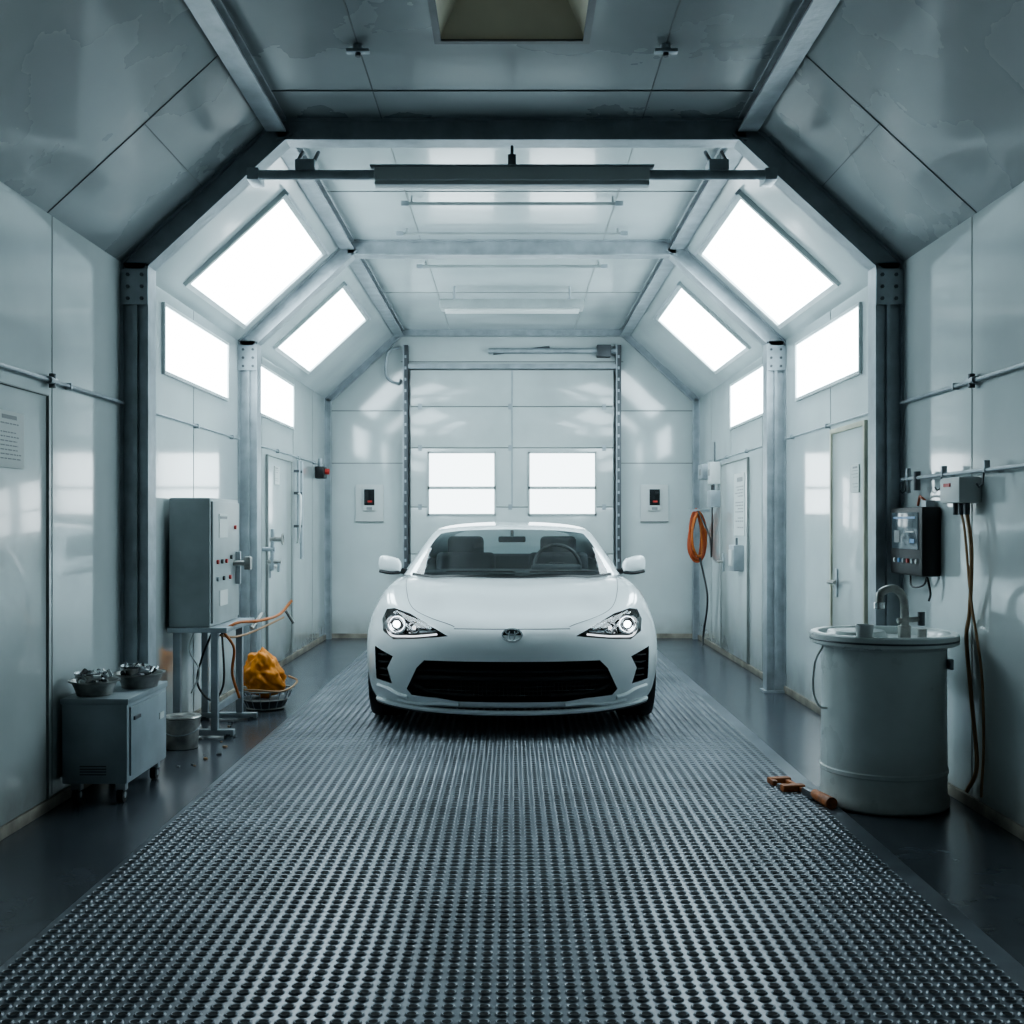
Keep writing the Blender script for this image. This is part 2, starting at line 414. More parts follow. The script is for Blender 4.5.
b.box((-1.16, yb-.09, 2.87), (1.16, yb-.001, 2.92), 'steel'); b.cyl((-.25, yb-.07, 3.06), (1.16, yb-.07, 3.06), .03, 'steel')
b.cyl((-.2, yb-.07, 3.03), (.4, yb-.07, 3.10), .014, 'steeld'); b.box((.9, yb-.13, 2.99), (1.05, yb-.02, 3.12), 'steeld', .01)
b.tube(spline([(-1.2, yb-.04, 3.1), (-1.32, yb-.04, 3.05), (-1.34, yb-.04, 2.8), (-1.22, yb-.04, 2.72), (-1.18, yb-.04, 2.76)]), .014, 'steel')
b.build()
for s_ in (-1, 1):
    b = B('thermostat_panel'); x = s_*1.52; yb = Y1-.001
    b.box((x-.15, yb-.02, 1.24), (x+.15, yb, 1.64), 'white', .008); b.box((x-.15, yb-.024, 1.24), (x+.15, yb-.019, 1.25), 'seam')
    b.box((x-.07, yb-.045, 1.36), (x+.07, yb-.02, 1.60), 'white', .01); b.box((x-.055, yb-.05, 1.42), (x+.055, yb-.044, 1.59), 'gloss')
    b.box((x-.02, yb-.052, 1.45), (x+.03, yb-.049, 1.47), 'red'); b.box((x-.03, yb-.05, 1.37), (x+.03, yb-.044, 1.40), 'ink')
    b.build()

# ------------------------------------------------------------------ side doors
dn = 1
def sidedoor(sd, y0, y1, z1, frame='cream', fw=.03):
    global dn; dn += 1
    b = B('door_%d' % dn); X = lambda o: sd*(HW-.001-o)
    b.box((X(0), y0, .055), (X(.012), y1, z1), 'door', .003)
    b.box((X(0), y0-fw, .055), (X(.022), y0, z1+fw), frame, .003); b.box((X(0), y1, .055), (X(.022), y1+fw, z1+fw), frame, .003)
    b.box((X(0), y0, z1), (X(.022), y1, z1+fw), frame, .003)
    hy_ = y1-.10 if sd > 0 else y0+.10
    b.box((X(.012), hy_-.025, .78), (X(.02), hy_+.025, .95), 'steel', .003)
    b.cyl((X(.012), hy_, .87), (X(.07), hy_, .87), .012, 'tin'); b.cyl((X(.065), hy_+.01, .87), (X(.065), hy_-.13, .87), .010, 'tin')
    b.build()
sidedoor(1, 6.42, 7.06, 1.77); sidedoor(1, 9.6, 10.8, 1.77, 'seam', .010); sidedoor(-1, 9.25, 10.25, 1.77, 'seam', .010)
sidedoor(-1, 3.4, 4.86, 1.76, 'seam', .007)

def notice(sd, y0, y1, z0, z1, lines=6, off=0.0):
    b = B('posted_notice'); X = lambda o: sd*(HW-off-.001-o); W_ = y1-y0; H = z1-z0
    b.box((X(0), y0, z0), (X(.006), y1, z1), 'paper')
    rs = random.Random(int(y0*100))
    b.box((X(.0055), y0+W_*.15, z1-H*.14), (X(.0068), y0+W_*.7, z1-H*.07), 'ink')
    for i in range(lines):
        z = z1-H*.22-i*H*.70/lines
        if rs.random() < .15: continue
        yy = y0+W_*.10
        end = y0+W_*rs.uniform(.6, .92)
        while yy < end:
            l = W_*rs.uniform(.05, .16); b.box((X(.0055), yy, z-H*.010), (X(.0066), min(end, yy+l), z+H*.010), 'ink'); yy += l+W_*.035
    b.build()
notice(-1, 4.38, 4.62, 1.44, 1.66, 9, .014); notice(1, 9.7, 10.15, 1.12, 1.66, 14, .014); notice(1, 6.5, 6.66, 1.40, 1.56, 6, .014)
notice(1, 4.30, 4.42, 1.50, 1.66, 6); notice(-1, 9.5, 9.7, 1.55, 1.7, 6, .014)

b = B('pipe_valve'); X = -HW
for y in (10.45, 10.6):
    b.cyl((X+.04, y, 1.05 if y < 10.5 else .9), (X+.04, y, 1.80), .016, 'steel')
    for z in (1.2, 1.5, 1.7): b.box((X+.001, y-.02, z-.012), (X+.05, y+.02, z+.012), 'steeld')
b.tube(spline([(X+.04, 10.45, 1.5), (X+.09, 10.3, 1.45), (X+.09, 10.25, 1.2), (X+.04, 10.4, 1.05)]), .01, 'white'); b.build()
b = B('gas_valve')
b.cyl((X+.002, 9.12, 1.02), (X+.10, 9.12, 1.02), .018, 'steel'); b.cyl((X+.08, 9.12, .85), (X+.08, 9.12, 1.18), .016, 'steel')
b.cyl((X+.06, 9.12, 1.10), (X+.16, 9.12, 1.10), .02, 'tin'); b.tube([(X+.16, 9.12+.04*math.cos(a), 1.10+.04*math.sin(a)) for a in [i*math.pi/6 for i in range(12)]], .006, 'tin', 6, True)
b.cyl((X+.04, 9.12, .92), (X+.15, 9.12, .92), .015, 'tin'); b.cyl((X+.13, 9.12, .92), (X+.13, 9.12, .84), .012, 'steel'); b.build()
b = B('alarm_beacon'); b.box((X+.001, 11.55, 1.68), (X+.09, 11.75, 1.80), 'black', .01); b.cyl((X+.09, 11.65, 1.75), (X+.13, 11.65, 1.75), .03, 'red'); b.cyl((X+.045, 11.6, 1.80), (X+.045, 11.6, 1.88), .02, 'steel'); b.build()

X = HW-.001
b = B('junction_box')
b.box((X-.12, 11.25, 1.66), (X, 11.5, 1.81), 'steel', .01)
b.box((X-.10, 10.90, 1.60), (X, 11.05, 1.81), 'white', .01); b.box((X-.10, 10.90, 1.38), (X, 11.10, 1.54), 'steel', .01); b.cyl((X-.05, 11.0, 1.53), (X-.05, 11.0, 1.61), .01, 'steeld')
b.cyl((X-.05, 11.05, 1.7), (X-.05, 11.26, 1.7), .012, 'steeld'); b.cyl((X-.05, 10.95, 1.81), (X-.05, 10.95, 2.0), .008, 'steeld')
b.box((X-.105, 10.93, 1.68), (X-.1, 10.99, 1.74), 'ink'); b.box((X-.125, 11.3, 1.70), (X-.12, 11.4, 1.76), 'ink'); b.build()
b = B('coiled_air_hose')
b.box((X-.19, 11.56, 1.345), (X, 11.60, 1.37), 'steel', .005)
for i in range(9):
    rx = .050+.010*(i % 5); o = (i-4)*.013
    pts = [(X-.115+rx*math.sin(a)*(1-.25*math.cos(a))+.012*math.cos(2*a+i), 11.58+o+.03*math.sin(a), 1.12-.015*(i % 4)+(.225+.014*(i % 3))*math.cos(a)) for a in [k_*math.pi/14 for k_ in range(28)]]
    b.tube(pts, .010, 'orange' if i % 3 == 0 else 'hosered', 8, True)
b.tube(spline([(X-.10, 11.50, .88), (X-.05, 11.35, .5), (X-.06, 11.5, .15), (X-.08, 11.45, .012)]), .010, 'black')
b.tube(spline([(X-.12, 11.50, 1.35), (X-.03, 11.35, 1.1), (X-.03, 11.25, .9), (X-.03, 11.2, 1.15), (X-.03, 11.22, 1.6)]), .008, 'black'); b.build()
X = HW
b = B('socket_box'); b.box((X-.10, 9.75, .82), (X-.014, 9.98, 1.04), 'steel', .01); b.box((X-.112, 9.80, .86), (X-.10, 9.93, 1.0), 'white', .005); b.cyl((X-.055, 9.86, 1.04), (X-.055, 9.86, 1.10), .01, 'steeld'); b.build()

# ------------------------------------------------------------------ right near: rail, monitor, cables
b = B('pipe_rail')
b.cyl((X-.05, 3.6, 1.44), (X-.05, 5.68, 1.44), .009, 'steel')
for y in (4.2, 4.68, 5.14, 5.6):
    b.cyl((X-.001, y, 1.44), (X-.05, y, 1.44), .008, 'steel'); b.box((X-.062, y-.010, 1.428), (X-.038, y+.010, 1.48), 'steel', .003)
    b.tube([(X-.06, y, 1.43), (X-.065, y, 1.38), (X-.08, y, 1.37), (X-.09, y, 1.385)], .004, 'steeld', 6)
b.cyl((X-.05, 5.6, 1.37), (X-.05, 5.6, 1.49), .011, 'steel'); b.cyl((X-.05, 5.48, 1.38), (X-.05, 5.48, 1.47), .016, 'steeld')
b.build()
b = B('control_monitor')
b.box((1.888, 5.30, .976), (X-.001, 5.74, 1.30), 'black', .012); b.box((1.882, 5.34, 1.10), (1.890, 5.70, 1.275), 'screen', .003)
b.box((1.880, 5.37, 1.245), (1.8815, 5.67, 1.255), 'blue')
b.box((1.880, 5.58, 1.13), (1.8815, 5.66, 1.19), 'ink'); b.box((1.880, 5.38, 1.13), (1.8815, 5.44, 1.15), 'blue'); b.box((1.880, 5.38, 1.18), (1.8815, 5.50, 1.187), 'white')
for i in range(6):
    b.cyl((1.890, 5.36+.06*i, 1.045), (1.880, 5.36+.06*i, 1.045), .011, ('white', 'steel', 'red', 'steel', 'blue', 'white')[i])
b.box((1.93, 5.36, 1.30), (1.97, 5.42, 1.33), 'steel'); b.tube(spline([(1.95, 5.39, 1.32), (1.93, 5.42, 1.345), (1.95, 5.5, 1.35), (1.96, 5.55, 1.31)]), .006, 'hosered', 6)
b.tube(spline([(1.94, 5.6, .98), (1.93, 5.55, .92), (1.95, 5.45, .93), (1.95, 5.4, .98)]), .005, 'black', 6)
b.tube(spline([(1.94, 5.38, .98), (1.95, 5.36, .9), (1.95, 5.38, .86)]), .005, 'black', 6); b.build()
b = B('power_outlet_with_cable')
b.box((X-.10, 4.84, 1.31), (X-.001, 5.06, 1.42), 'white', .012); b.box((X-.105, 4.93, 1.38), (X-.1, 5.0, 1.395), 'red')
for i in range(3): b.cyl((X-.05, 4.88+.06*i, 1.31), (X-.05, 4.88+.06*i, 1.26), .013, 'steeld')
b.tube(spline([(X-.05, 4.88, 1.27), (X-.05, 4.83, 1.10), (X-.03, 4.90, .85), (X-.02, 4.96, .72), (X-.02, 4.90, .45), (X-.02, 4.85, .2), (X-.022, 4.95, .07)]), .009, 'tan')
b.tube(spline([(X-.05, 4.94, 1.27), (X-.05, 4.90, 1.18), (X-.04, 4.86, .9), (X-.02, 4.80, .6), (X-.02, 4.78, .3), (X-.022, 4.80, .08)]), .006, 'tan', 6)
b.build()
# wash barrel
b = B('wash_barrel_sink'); bc = (1.63, 5.05, 0)
b.lathe([(0, .004), (.270, .004), (.276, .012), (.276, .04), (.266, .055), (.266, .145), (.271, .150), (.271, .165), (.266, .170), (.264, .40), (.264, .682), (.270, .690), (.300, .697), (.314, .704), (.314, .742), (.306, .748), (.280, .748), (.274, .742), (.266, .715), (.12, .700), (0, .698)], bc, 'barrel', 72)
b.lathe([(.315, .716), (.3165, .720), (.315, .724)], bc, 'steeld', 72)
b.box((1.86, 4.88, .60), (1.875, 4.93, .645), 'steel', .003); b.lathe([(.035, .700), (.035, .706), (0, .706)], (1.60, 5.02, 0), 'steel', 20)
b.lathe([(0, .701), (.13, .701), (.135, .725), (.12, .752), (.02, .760), (0, .760)], (1.52, 5.08, 0), 'barrel', 32)
fx = 1.74; fy = 5.10
b.cyl((fx, fy, .70), (fx, fy, .77), .028, 'tin'); b.tube(spline([(fx, fy, .74), (fx, fy, .86), (fx-.02, fy-.005, .915), (fx-.06, fy-.01, .935), (fx-.11, fy-.02, .915), (fx-.12, fy-.025, .87)]), .018, 'tin', 12)
b.cyl((fx-.12, fy-.025, .875), (fx-.12, fy-.025, .845), .023, 'chrome'); b.cyl((fx-.03, fy, .79), (fx+.08, fy, .80), .012, 'tin'); b.cyl((fx+.075, fy, .77), (fx+.075, fy, .83), .016, 'steeld')
b.cyl((fx+.05, fy-.08, .70), (fx+.05, fy-.08, .76), .02, 'tin')
b.tube(spline([(1.352, 5.0, .69), (1.318, 5.0, .62), (1.310, 5.0, .5), (1.335, 5.0, .43), (1.37, 5.0, .42)]), .005, 'white', 6)
b.build()
b = B('paint_cup'); b.lathe([(0, .749), (.034, .749), (.038, .80), (.034, .80), (.031, .755), (0, .755)], (1.475, 4.81, 0), 'white', 24); b.build()
# bar clamp on floor
b = B('bar_clamp'); cp = Vector((1.315, 5.12, 0)); ang = math.atan2(-.55, .09); R = Matrix.Rotation(ang, 3, 'Z')
def cb(a, c_, m, bev=.003): b.box((cp.x+a[0], cp.y+a[1], a[2]), (cp.x+c_[0], cp.y+c_[1], c_[2]), m, bev, rot=R, piv=cp)
cb((-.25, -.010, .018), (.18, .010, .034), 'wood', .002)
cb((-.265, -.085, .013), (-.225, .022, .042), 'wood', .008); cb((-.265, -.085, .013), (-.19, -.058, .038), 'wood', .008)
cb((-.11, -.085, .013), (-.065, .022, .044), 'wood', .008); cb((-.155, -.082, .015), (-.08, -.060, .036), 'steeld', .006)
cb((-.02, -.022, .013), (.10, .020, .048), 'steeld', .010)
p0 = cp+R@Vector((.08, 0, .036)); p1 = cp+R@Vector((.25, .0, .036))
b.tube([p0, p0.lerp(p1, .15), p0.lerp(p1, .5), p0.lerp(p1, .85), p1], .022, 'wood', 16, r2=.026)
b.build()

# ------------------------------------------------------------------ left near: trolley
b = B('tool_trolley'); x0, x1, y0, y1 = -1.955, -1.67, 4.99, 5.56
b.box((x0, y0, .09), (x1, y1, .455), 'cab2', .010); b.box((x0-.004, y0-.006, .435), (x1+.006, y1+.004, .462), 'cab2', .006)
b.box((x1-.002, y0+.03, .12), (x1+.008, y1-.03, .42), 'cab2', .004); b.box((x1+.006, y0+.06, .36), (x1+.016, y0+.14, .375), 'steeld')
for i in range(4): b.box((x0+.08, y0-.004, .13+i*.012), (x1-.09, y0+.001, .135+i*.012), 'steeld')
b.box((x1+.006, y1-.14, .30), (x1+.012, y1-.08, .33), 'paper')
for xx in (x0+.05, x1-.04):
    for yy in (y0+.05, y1-.06):
        b.box((xx-.022, yy-.02, .055), (xx+.022, yy+.02, .09), 'steel', .004)
        b.cyl((xx-.013, yy, .034), (xx+.013, yy, .034), .033, 'rubber', 20); b.cyl((xx-.016, yy, .034), (xx+.016, yy, .034), .014, 'steel', 12)
b.build()
def trays(cx, cy, z, r, ry):
    b = B('tray_of_metal_parts')
    b.lathe([(0, z), (r*.75, z), (r*.80, z+.02), (r, z+.065), (r*1.10, z+.067), (r*1.10, z+.060), (r*.96, z+.055), (r*.70, z+.006), (0, z+.006)], (cx, cy, 0), 'tin', 40, sc=(1, ry))
    b.lathe([(0, z+.045), (r*.86, z+.04)], (cx, cy, 0), 'steeld', 32, sc=(1, ry))
    z2 = z+.066
    b.lathe([(0, z2-.02), (r*.45, z2-.02), (r*.62, z2+.035), (r*.67, z2+.035), (r*.60, z2+.028), (r*.40, z2-.012), (0, z2-.012)], (cx-.02, cy-.02, 0), 'chrome', 32, sc=(1, ry))
    for i in range(34):
        a = random.random()*6.3; r2 = r*.8*math.sqrt(random.random())
        p = Vector((cx+math.cos(a)*r2, cy+math.sin(a)*r2*ry, z+random.uniform(.045, .085))); q = p+Vector((random.uniform(-.035, .035), random.uniform(-.04, .04), random.uniform(.0, .03)))
        if abs(q.x) > 1.96: q.x = -1.955
        b.cyl(p, q, random.uniform(.004, .012), random.choice(['tin', 'steeld', 'steel', 'chrome', 'white', 'black']), 8)
    b.build()
trays(-1.855, 5.11, .463, .100, 1.05); trays(-1.735, 5.36, .463, .105, 1.1)
# electrical cabinet on stand
b = B('electrical_cabinet'); x0, x1, y0, y1 = -1.955, -1.72, 6.55, 7.22
b.box((x0, y0, .63), (x1, y1, 1.37), 'cab', .010); b.box((x1-.001, y0+.02, .65), (x1+.012, y1-.02, 1.35), 'cab', .005)
xf = x1+.012
b.box((xf-.001, 6.70, 1.14), (xf+.004, 6.90, 1.28), 'paper'); b.box((xf+.002, 6.72, 1.25), (xf+.006, 6.88, 1.265), 'ink')
for i, (yy, zz, mm) in enumerate([(6.66, 1.0, 'red'), (6.76, 1.0, 'steeld'), (6.86, 1.0, 'red'), (6.98, 1.02, 'black'), (6.66, .90, 'steel'), (6.80, .90, 'black'), (6.95, .90, 'red'), (7.08, 1.2, 'red')]):
    b.cyl((xf, yy, zz), (xf+.012, yy, zz), .013, mm, 14)
b.box((xf, 7.1, .85), (xf+.03, 7.13, 1.05), 'steel', .005); b.box((xf, 6.72, .74), (xf+.003, 6.9, .83), 'paper')
b.cyl((xf, 7.05, .98), (xf+.10, 7.05, .98), .016, 'tin'); b.box((xf+.07, 7.02, .94), (xf+.11, 7.08, 1.02), 'tin', .008)
b.box((x0-.005, y0-.02, .60), (x1+.10, y1+.02, .63), 'steel', .004)
for xx in (x0+.04, x1+.02):
    for yy in (y0+.03, y1-.04):
        b.box((xx-.02, yy-.02, .03), (xx+.02, yy+.02, .60), 'steel', .004)
b.box((x0+.02, y0+.01, .012), (x1+.13, y0+.06, .045), 'steel', .004); b.box((x0+.02, y1-.07, .012), (x1+.13, y1-.02, .045), 'steel', .004)
b.box((x1+.01, y0+.03, .14), (x1+.03, y1-.04, .18), 'steel', .003)
for xx in (x0+.04, x1+.10):
    for yy in (y0+.035, y1-.045): b.cyl((xx, yy, 0), (xx, yy, .02), .028, 'steeld')
b.tube(spline([(x1, 6.6, .60), (x1-.06, 6.6, .45), (x1-.09, 6.62, .3), (x1-.02, 6.66, .2), (x1+.05, 6.66, .3), (x1+.03, 6.7, .6)]), .006, 'black')
b.tube(spline([(x1-.1, 6.58, .60), (x1-.12, 6.56, .5), (x1-.06, 6.55, .38), (x1-.12, 6.6, .25)]), .005, 'white')
b.tube(spline([(x1+.05, 6.62, .60), (x1+.12, 6.7, .645), (x1+.2, 6.9, .64), (x1+.28, 7.1, .66), (x1+.34, 7.2, .74)]), .009, 'orange')
b.tube(spline([(x1+.06, 6.62, .60), (x1+.11, 6.66, .50), (x1+.09, 6.7, .35), (x1+.12, 6.75, .2)]), .008, 'orange')
b.tube(spline([(x1+.04, 6.62, .58), (x1+.10, 6.72, .56), (x1+.18, 6.9, .58), (x1+.3, 7.15, .64)]), .007, 'tan')
b.cyl((x1+.31, 7.17, .68), (x1+.35, 7.21, .60), .010, 'tin'); b.cyl((x1+.17, 6.85, .60), (x1+.21, 6.95, .68), .012, 'tin'); b.build()
b = B('small_paint_pail'); pc = (-1.80, 6.27, 0)
b.lathe([(0, .003), (.085, .003), (.095, .15), (.10, .152), (.10, .162), (.092, .162), (.084, .03), (0, .03)], pc, 'tin', 32); b.lathe([(0, .14), (.092, .14)], pc, 'steeld', 32)
b.lathe([(0, .163), (.10, .163), (.104, .170), (.10, .177), (.07, .178), (.06, .17), (0, .17)], pc, 'tin', 32)
b.tube([(pc[0]+.10*math.cos(a), pc[1]-.10*math.sin(a)*.9, .12-.04*math.sin(a)) for a in [math.pi*i/10 for i in range(11)]], .003, 'steel', 6); b.build()
# crumpled orange sack in a wire basket
b = B('orange_rag_sack')
bm = bmesh.new(); bmesh.ops.create_icosphere(bm, subdivisions=5, radius=1)
for v_ in bm.verts:
    p = v_.co.copy(); n_ = noise.noise(p*2.2+Vector((3, 1, 7)))*.30+noise.noise(p*5+Vector((1, 5, 2)))*.10+abs(noise.noise(p*3.1))*.12
    p *= (1+n_); zz = p.z; tz = max(0, (zz+1)/2)
    sx = .155*(1.08-.50*tz); v_.co = Vector((-1.63+p.x*sx-.035*tz, 7.60+p.y*.11, .235+zz*.145))
b.addbm(bm, 'yellow')
b.build(ang=180)
b = B('wire_basket')
cc = (-1.63, 7.60)
for z, r in ((.012, .12), (.07, .15), (.13, .178)):
    b.tube([(cc[0]+r*math.cos(a), cc[1]+r*math.sin(a), z) for a in [k_*math.pi/16 for k_ in range(32)]], .006, 'tin', 6, True)
for k_ in range(16):
    a = k_*math.pi/8; b.tube([(cc[0]+.12*math.cos(a), cc[1]+.12*math.sin(a), .012), (cc[0]+.178*math.cos(a), cc[1]+.178*math.sin(a), .13)], .004, 'steel', 5)
b.lathe([(0, .012), (.12, .012), (.15, .075), (0, .075)], (cc[0], cc[1], 0), 'steeld', 32)
b.tube(spline([(-1.80, 7.5, .14), (-1.65, 7.40, .15), (-1.48, 7.43, .14), (-1.42, 7.6, .18), (-1.5, 7.72, .2)]), .007, 'tan'); b.build()
b = B('floor_debris')
for i in range(18):
    x = random.uniform(-1.9, -1.45); y = random.uniform(5.75, 7.3); s_ = random.uniform(.005, .015)
    b.box((x-s_, y-s_*.6, .0), (x+s_, y+s_*.6, s_*.7), random.choice(['tan', 'steeld', 'tin', 'steeld']), s_*.2, rot=Matrix.Rotation(random.random()*3, 3, 'Z'))
b.build()

# ================================================================== CAR
car = bpy.data.objects.new('sports_car', None); COL.objects.link(car)
CY = 6.45
fr = [0, .24, .50, .68, .88, 1.0]
bend = [0, .012, .055, .115, .24, .40]
S = [0, .22, .50, .82, 1.12, 1.42, 1.9, 2.5, 3.1, 3.39, 3.8, 4.10, 4.22]
Bk = [1, .78, .38, .05, 0, 0, 0, 0, 0, 0, 0, -.12, -.55]
W = [[.80, .84, .86, .845, .80], [.83, .88, .89, .88, .82], [.85, .90, .905, .90, .83], [.86, .905, .92, .91, .835], [.85, .885, .90, .895, .83],
     [.845, .875, .885, .885, .83], [.84, .87, .88, .88, .825], [.84, .87, .88, .88, .825], [.85, .89, .905, .90, .83], [.86, .905, .925, .915, .83], [.85, .88, .90, .89, .80], [.82, .86, .87, .85, .76], [.78, .82, .83, .81, .72]]
ZT = [[.632, .634, .642, .655, .68, .665], [.694, .694, .706, .692, .746, .70], [.748, .748, .765, .734, .812, .75], [.799, .799, .818, .782, .864, .80], [.838, .838, .855, .822, .884, .82],
      [.868, .868, .878, .860, .885, .83], [.80, .80, .80, .80, .885, .845], [.80, .80, .80, .80, .90, .86], [.82, .82, .82, .82, .92, .88], [.90, .90, .90, .90, .94, .89], [.965, .965, .96, .955, .94, .88], [.965, .965, .96, .945, .92, .86], [.90, .90, .895, .89, .87, .83]]
ZR = [.16, .27, .43, .585]
ro = [.035, 0.0, .0, .02, .085]
nI, nJ, nK = 10, len(S)-1, 4
cage = B('body_cage'); idx = {}
def P(i, j, k):
    c_ = abs(i-5); sg = 1 if i >= 5 else -1
    x = fr[c_]*W[j][k]
    if k == 4: z = ZT[j][c_]
    else: z = ZR[k]
    if k == 3 and j < 2: z = .565
    y = S[j]+bend[c_]*Bk[j]
    if j == 0: y += ro[k]
    if j == nJ: y -= [.06, 0, 0, .02, .05][k]
    return Vector((sg*x, CY+y, z))
vs = []
for i in range(nI+1):
    for j in range(nJ+1):
        for k in range(nK+1):
            if i in (0, nI) or j in (0, nJ) or k in (0, nK):
                idx[(i, j, k)] = len(vs); vs.append(P(i, j, k))
fs = []
for i in range(nI):
    for j in range(nJ):
        for k in (0, nK): fs.append([idx[(i, j, k)], idx[(i+1, j, k)], idx[(i+1, j+1, k)], idx[(i, j+1, k)]])
for i in range(nI):
    for k in range(nK):
        for j in (0, nJ): fs.append([idx[(i, j, k)], idx[(i+1, j, k)], idx[(i+1, j, k+1)], idx[(i, j, k+1)]])
for j in range(nJ):
    for k in range(nK):
        for i in (0, nI): fs.append([idx[(i, j, k)], idx[(i, j+1, k)], idx[(i, j+1, k+1)], idx[(i, j, k+1)]])
cage.add(vs, fs, 'paint'); cob = cage.build()
for m in ('black', 'gloss', 'lens'): cob.data.materials.append(M[m])
sm = cob.modifiers.new('ss', 'SUBSURF'); sm.levels = 3; sm.render_levels = 3
def evalmesh(ob):
    dg = bpy.context.evaluated_depsgraph_get(); dg.update()
    return bpy.data.meshes.new_from_object(ob.evaluated_get(dg))
smooth_me = evalmesh(cob)
bm = bmesh.new(); bm.from_mesh(smooth_me); bvh = BVHTree.FromBMesh(bm); bm.free()
def front_hit(x, z):
    h = bvh.ray_cast(Vector((x, CY-1, z)), Vector((0, 1, 0))); return h[0], h[1]
def top_hit(x, y):
    h = bvh.ray_cast(Vector((x, y, 3)), Vector((0, 0, -1))); return h[0]
def side_hit(sg, y, z):
    h = bvh.ray_cast(Vector((sg*3, y, z)), Vector((-sg, 0, 0))); return h[0]
HL = [(.365, .582), (.54, .562), (.69, .550), (.76, .590), (.775, .655), (.75, .712), (.70, .720), (.60, .695), (.48, .640)]
FV = [(.81, .50), (.69, .455), (.725, .385), (.695, .295), (.80, .31)]
GR = [(-.50, .445), (.50, .445), (.545, .40), (.605, .275), (.575, .240), (.42, .232), (.30, .215), (-.30, .215), (-.42, .232), (-.575, .240), (-.605, .275), (-.545, .40)]
def cutter(name, poly, y0, y1, m='black'):
    b = B(name); b.prism(poly, y0, y1, m); o = b.build(smooth=False); return o
cuts = []
for sg in (-1, 1):
    pl = [(sg*p[0], p[1]) for p in HL]; cuts.append(cutter('c', pl, CY-.2, CY+.60, 'black'))
    pl = [(sg*p[0], p[1]) for p in FV]; cuts.append(cutter('c', pl, CY-.2, CY+.46, 'black'))
cuts.append(cutter('c', GR, CY-.2, CY+.22, 'black'))
for sg in (-1, 1):
    for ys in (.82, 3.39):
        b = B('c')
        xa, xb = (.60, 1.2) if sg > 0 else (-1.2, -.60)
        b.tube([(xa, CY+ys, .315), (xb, CY+ys, .315)], .352, 'black', 48); cuts.append(b.build(smooth=False))
def boolean(src_me, cut, op):
    o = bpy.data.objects.new('t', src_me); COL.objects.link(o)
    md = o.modifiers.new('b', 'BOOLEAN'); md.operation = op; md.object = cut; md.solver = 'EXACT'
    try: md.material_mode = 'TRANSFER'
    except Exception: pass
    me = evalmesh(o); bpy.data.objects.remove(o); return me
lens_mes = [boolean(smooth_me, cuts[0], 'INTERSECT'), boolean(smooth_me, cuts[2], 'INTERSECT')]
body = smooth_me
for cc in cuts: body = boolean(body, cc, 'DIFFERENCE')
for p in body.polygons:
    c_ = p.center; s_ = c_.y-CY
    if 1.50 < s_ < 3.55 and abs(c_.x) < .68 and c_.z > .7 and p.normal.z > .3:
        p.material_index = 1
body.shade_smooth(); body.set_sharp_from_angle(angle=math.radians(32))
bo = bpy.data.objects.new('body', body); COL.objects.link(bo); bo.parent = car
for me in lens_mes:
    bm = bmesh.new(); bm.from_mesh(me)
    pi = [i for i, m in enumerate(me.materials) if m and m.name.startswith('white_car')]
    bmesh.ops.delete(bm, geom=[f for f in bm.faces if f.material_index not in pi], context='FACES')
    for f in bm.faces: f.material_index = 0; f.smooth = True
    bm.to_mesh(me); bm.free(); me.materials.clear(); me.materials.append(M['lens'])
    o = bpy.data.objects.new('headlight_lens', me); COL.objects.link(o); o.parent = car
for cc in cuts: bpy.data.objects.remove(cc)
bpy.data.objects.remove(cob)

for sg in (-1, 1):
    b = B('headlight_unit')
    for (x, z, r) in ((.680, .630, .048), (.570, .617, .028)):
        h, n_ = front_hit(sg*x, z); y = h.y+.050
        c_ = Vector((sg*x, y, z))
        b.lathe([(r*1.25, -.02), (r*1.15, -.01), (r, .03), (r*.6, .06), (0, .07)], c_, 'chrome', 28, 'y')
        b.lathe([(0, -.012), (r*.35, -.008), (r*.45, .012), (r*.45, .04)], c_, 'led' if r > .03 else 'ledsoft', 24, 'y')
        b.lathe([(r*.46, -.010), (r*.66, -.004), (r*.70, .03)], c_, 'gloss', 24, 'y')
        b.tube([c_+Vector((math.cos(a)*r*1.2, -.02, math.sin(a)*r*1.2)) for a in [k_*math.pi/12 for k_ in range(24)]], .006, 'chrome', 6, True)
    pts = []
    for x, z in ((.43, .588), (.54, .575), (.62, .570), (.70, .568), (.735, .60), (.745, .64)):
        h, n_ = front_hit(sg*x, z); pts.append(h+Vector((0, .025, 0)))
    b.tube(spline(pts, 4), .006, 'ledsoft', 6)
    pts = [front_hit(sg*x, z)[0]+Vector((0, .045, 0)) for x, z in ((.46, .61), (.52, .635), (.60, .668), (.68, .695))]
    b.tube(spline(pts, 4), .014, 'chrome', 6)
    pts = [front_hit(sg*x, z)[0]+Vector((0, .04, 0)) for x, z in ((.44, .600), (.50, .597), (.53, .595))]
    b.tube(spline(pts, 4), .010, 'chrome', 6)
    b.build(car)
    b = B('fog_vent')
    for i in range(4):
        z = .33+.04*i; x0, x1 = (.715, .80); h, n_ = front_hit(sg*.74, z)
        b.tube([(sg*x0, h.y+.05, z), (sg*x1, h.y+.10, z)], .007, 'gloss', 6)
    b.build(car)
b = B('grille')
def gx(z): return .60-(z-.27)/.175*.10 if z > .27 else .585
for i in range(9):
    z = .245+i*.024
    w_ = min(gx(z), .58); pts = []
    for k_ in range(21):
        x = -w_+2*w_*k_/20; pts.append((x, CY+.09+.22*(x/.6)**2*.55, z))
    b.tube(pts, .0035, 'alloy', 6)
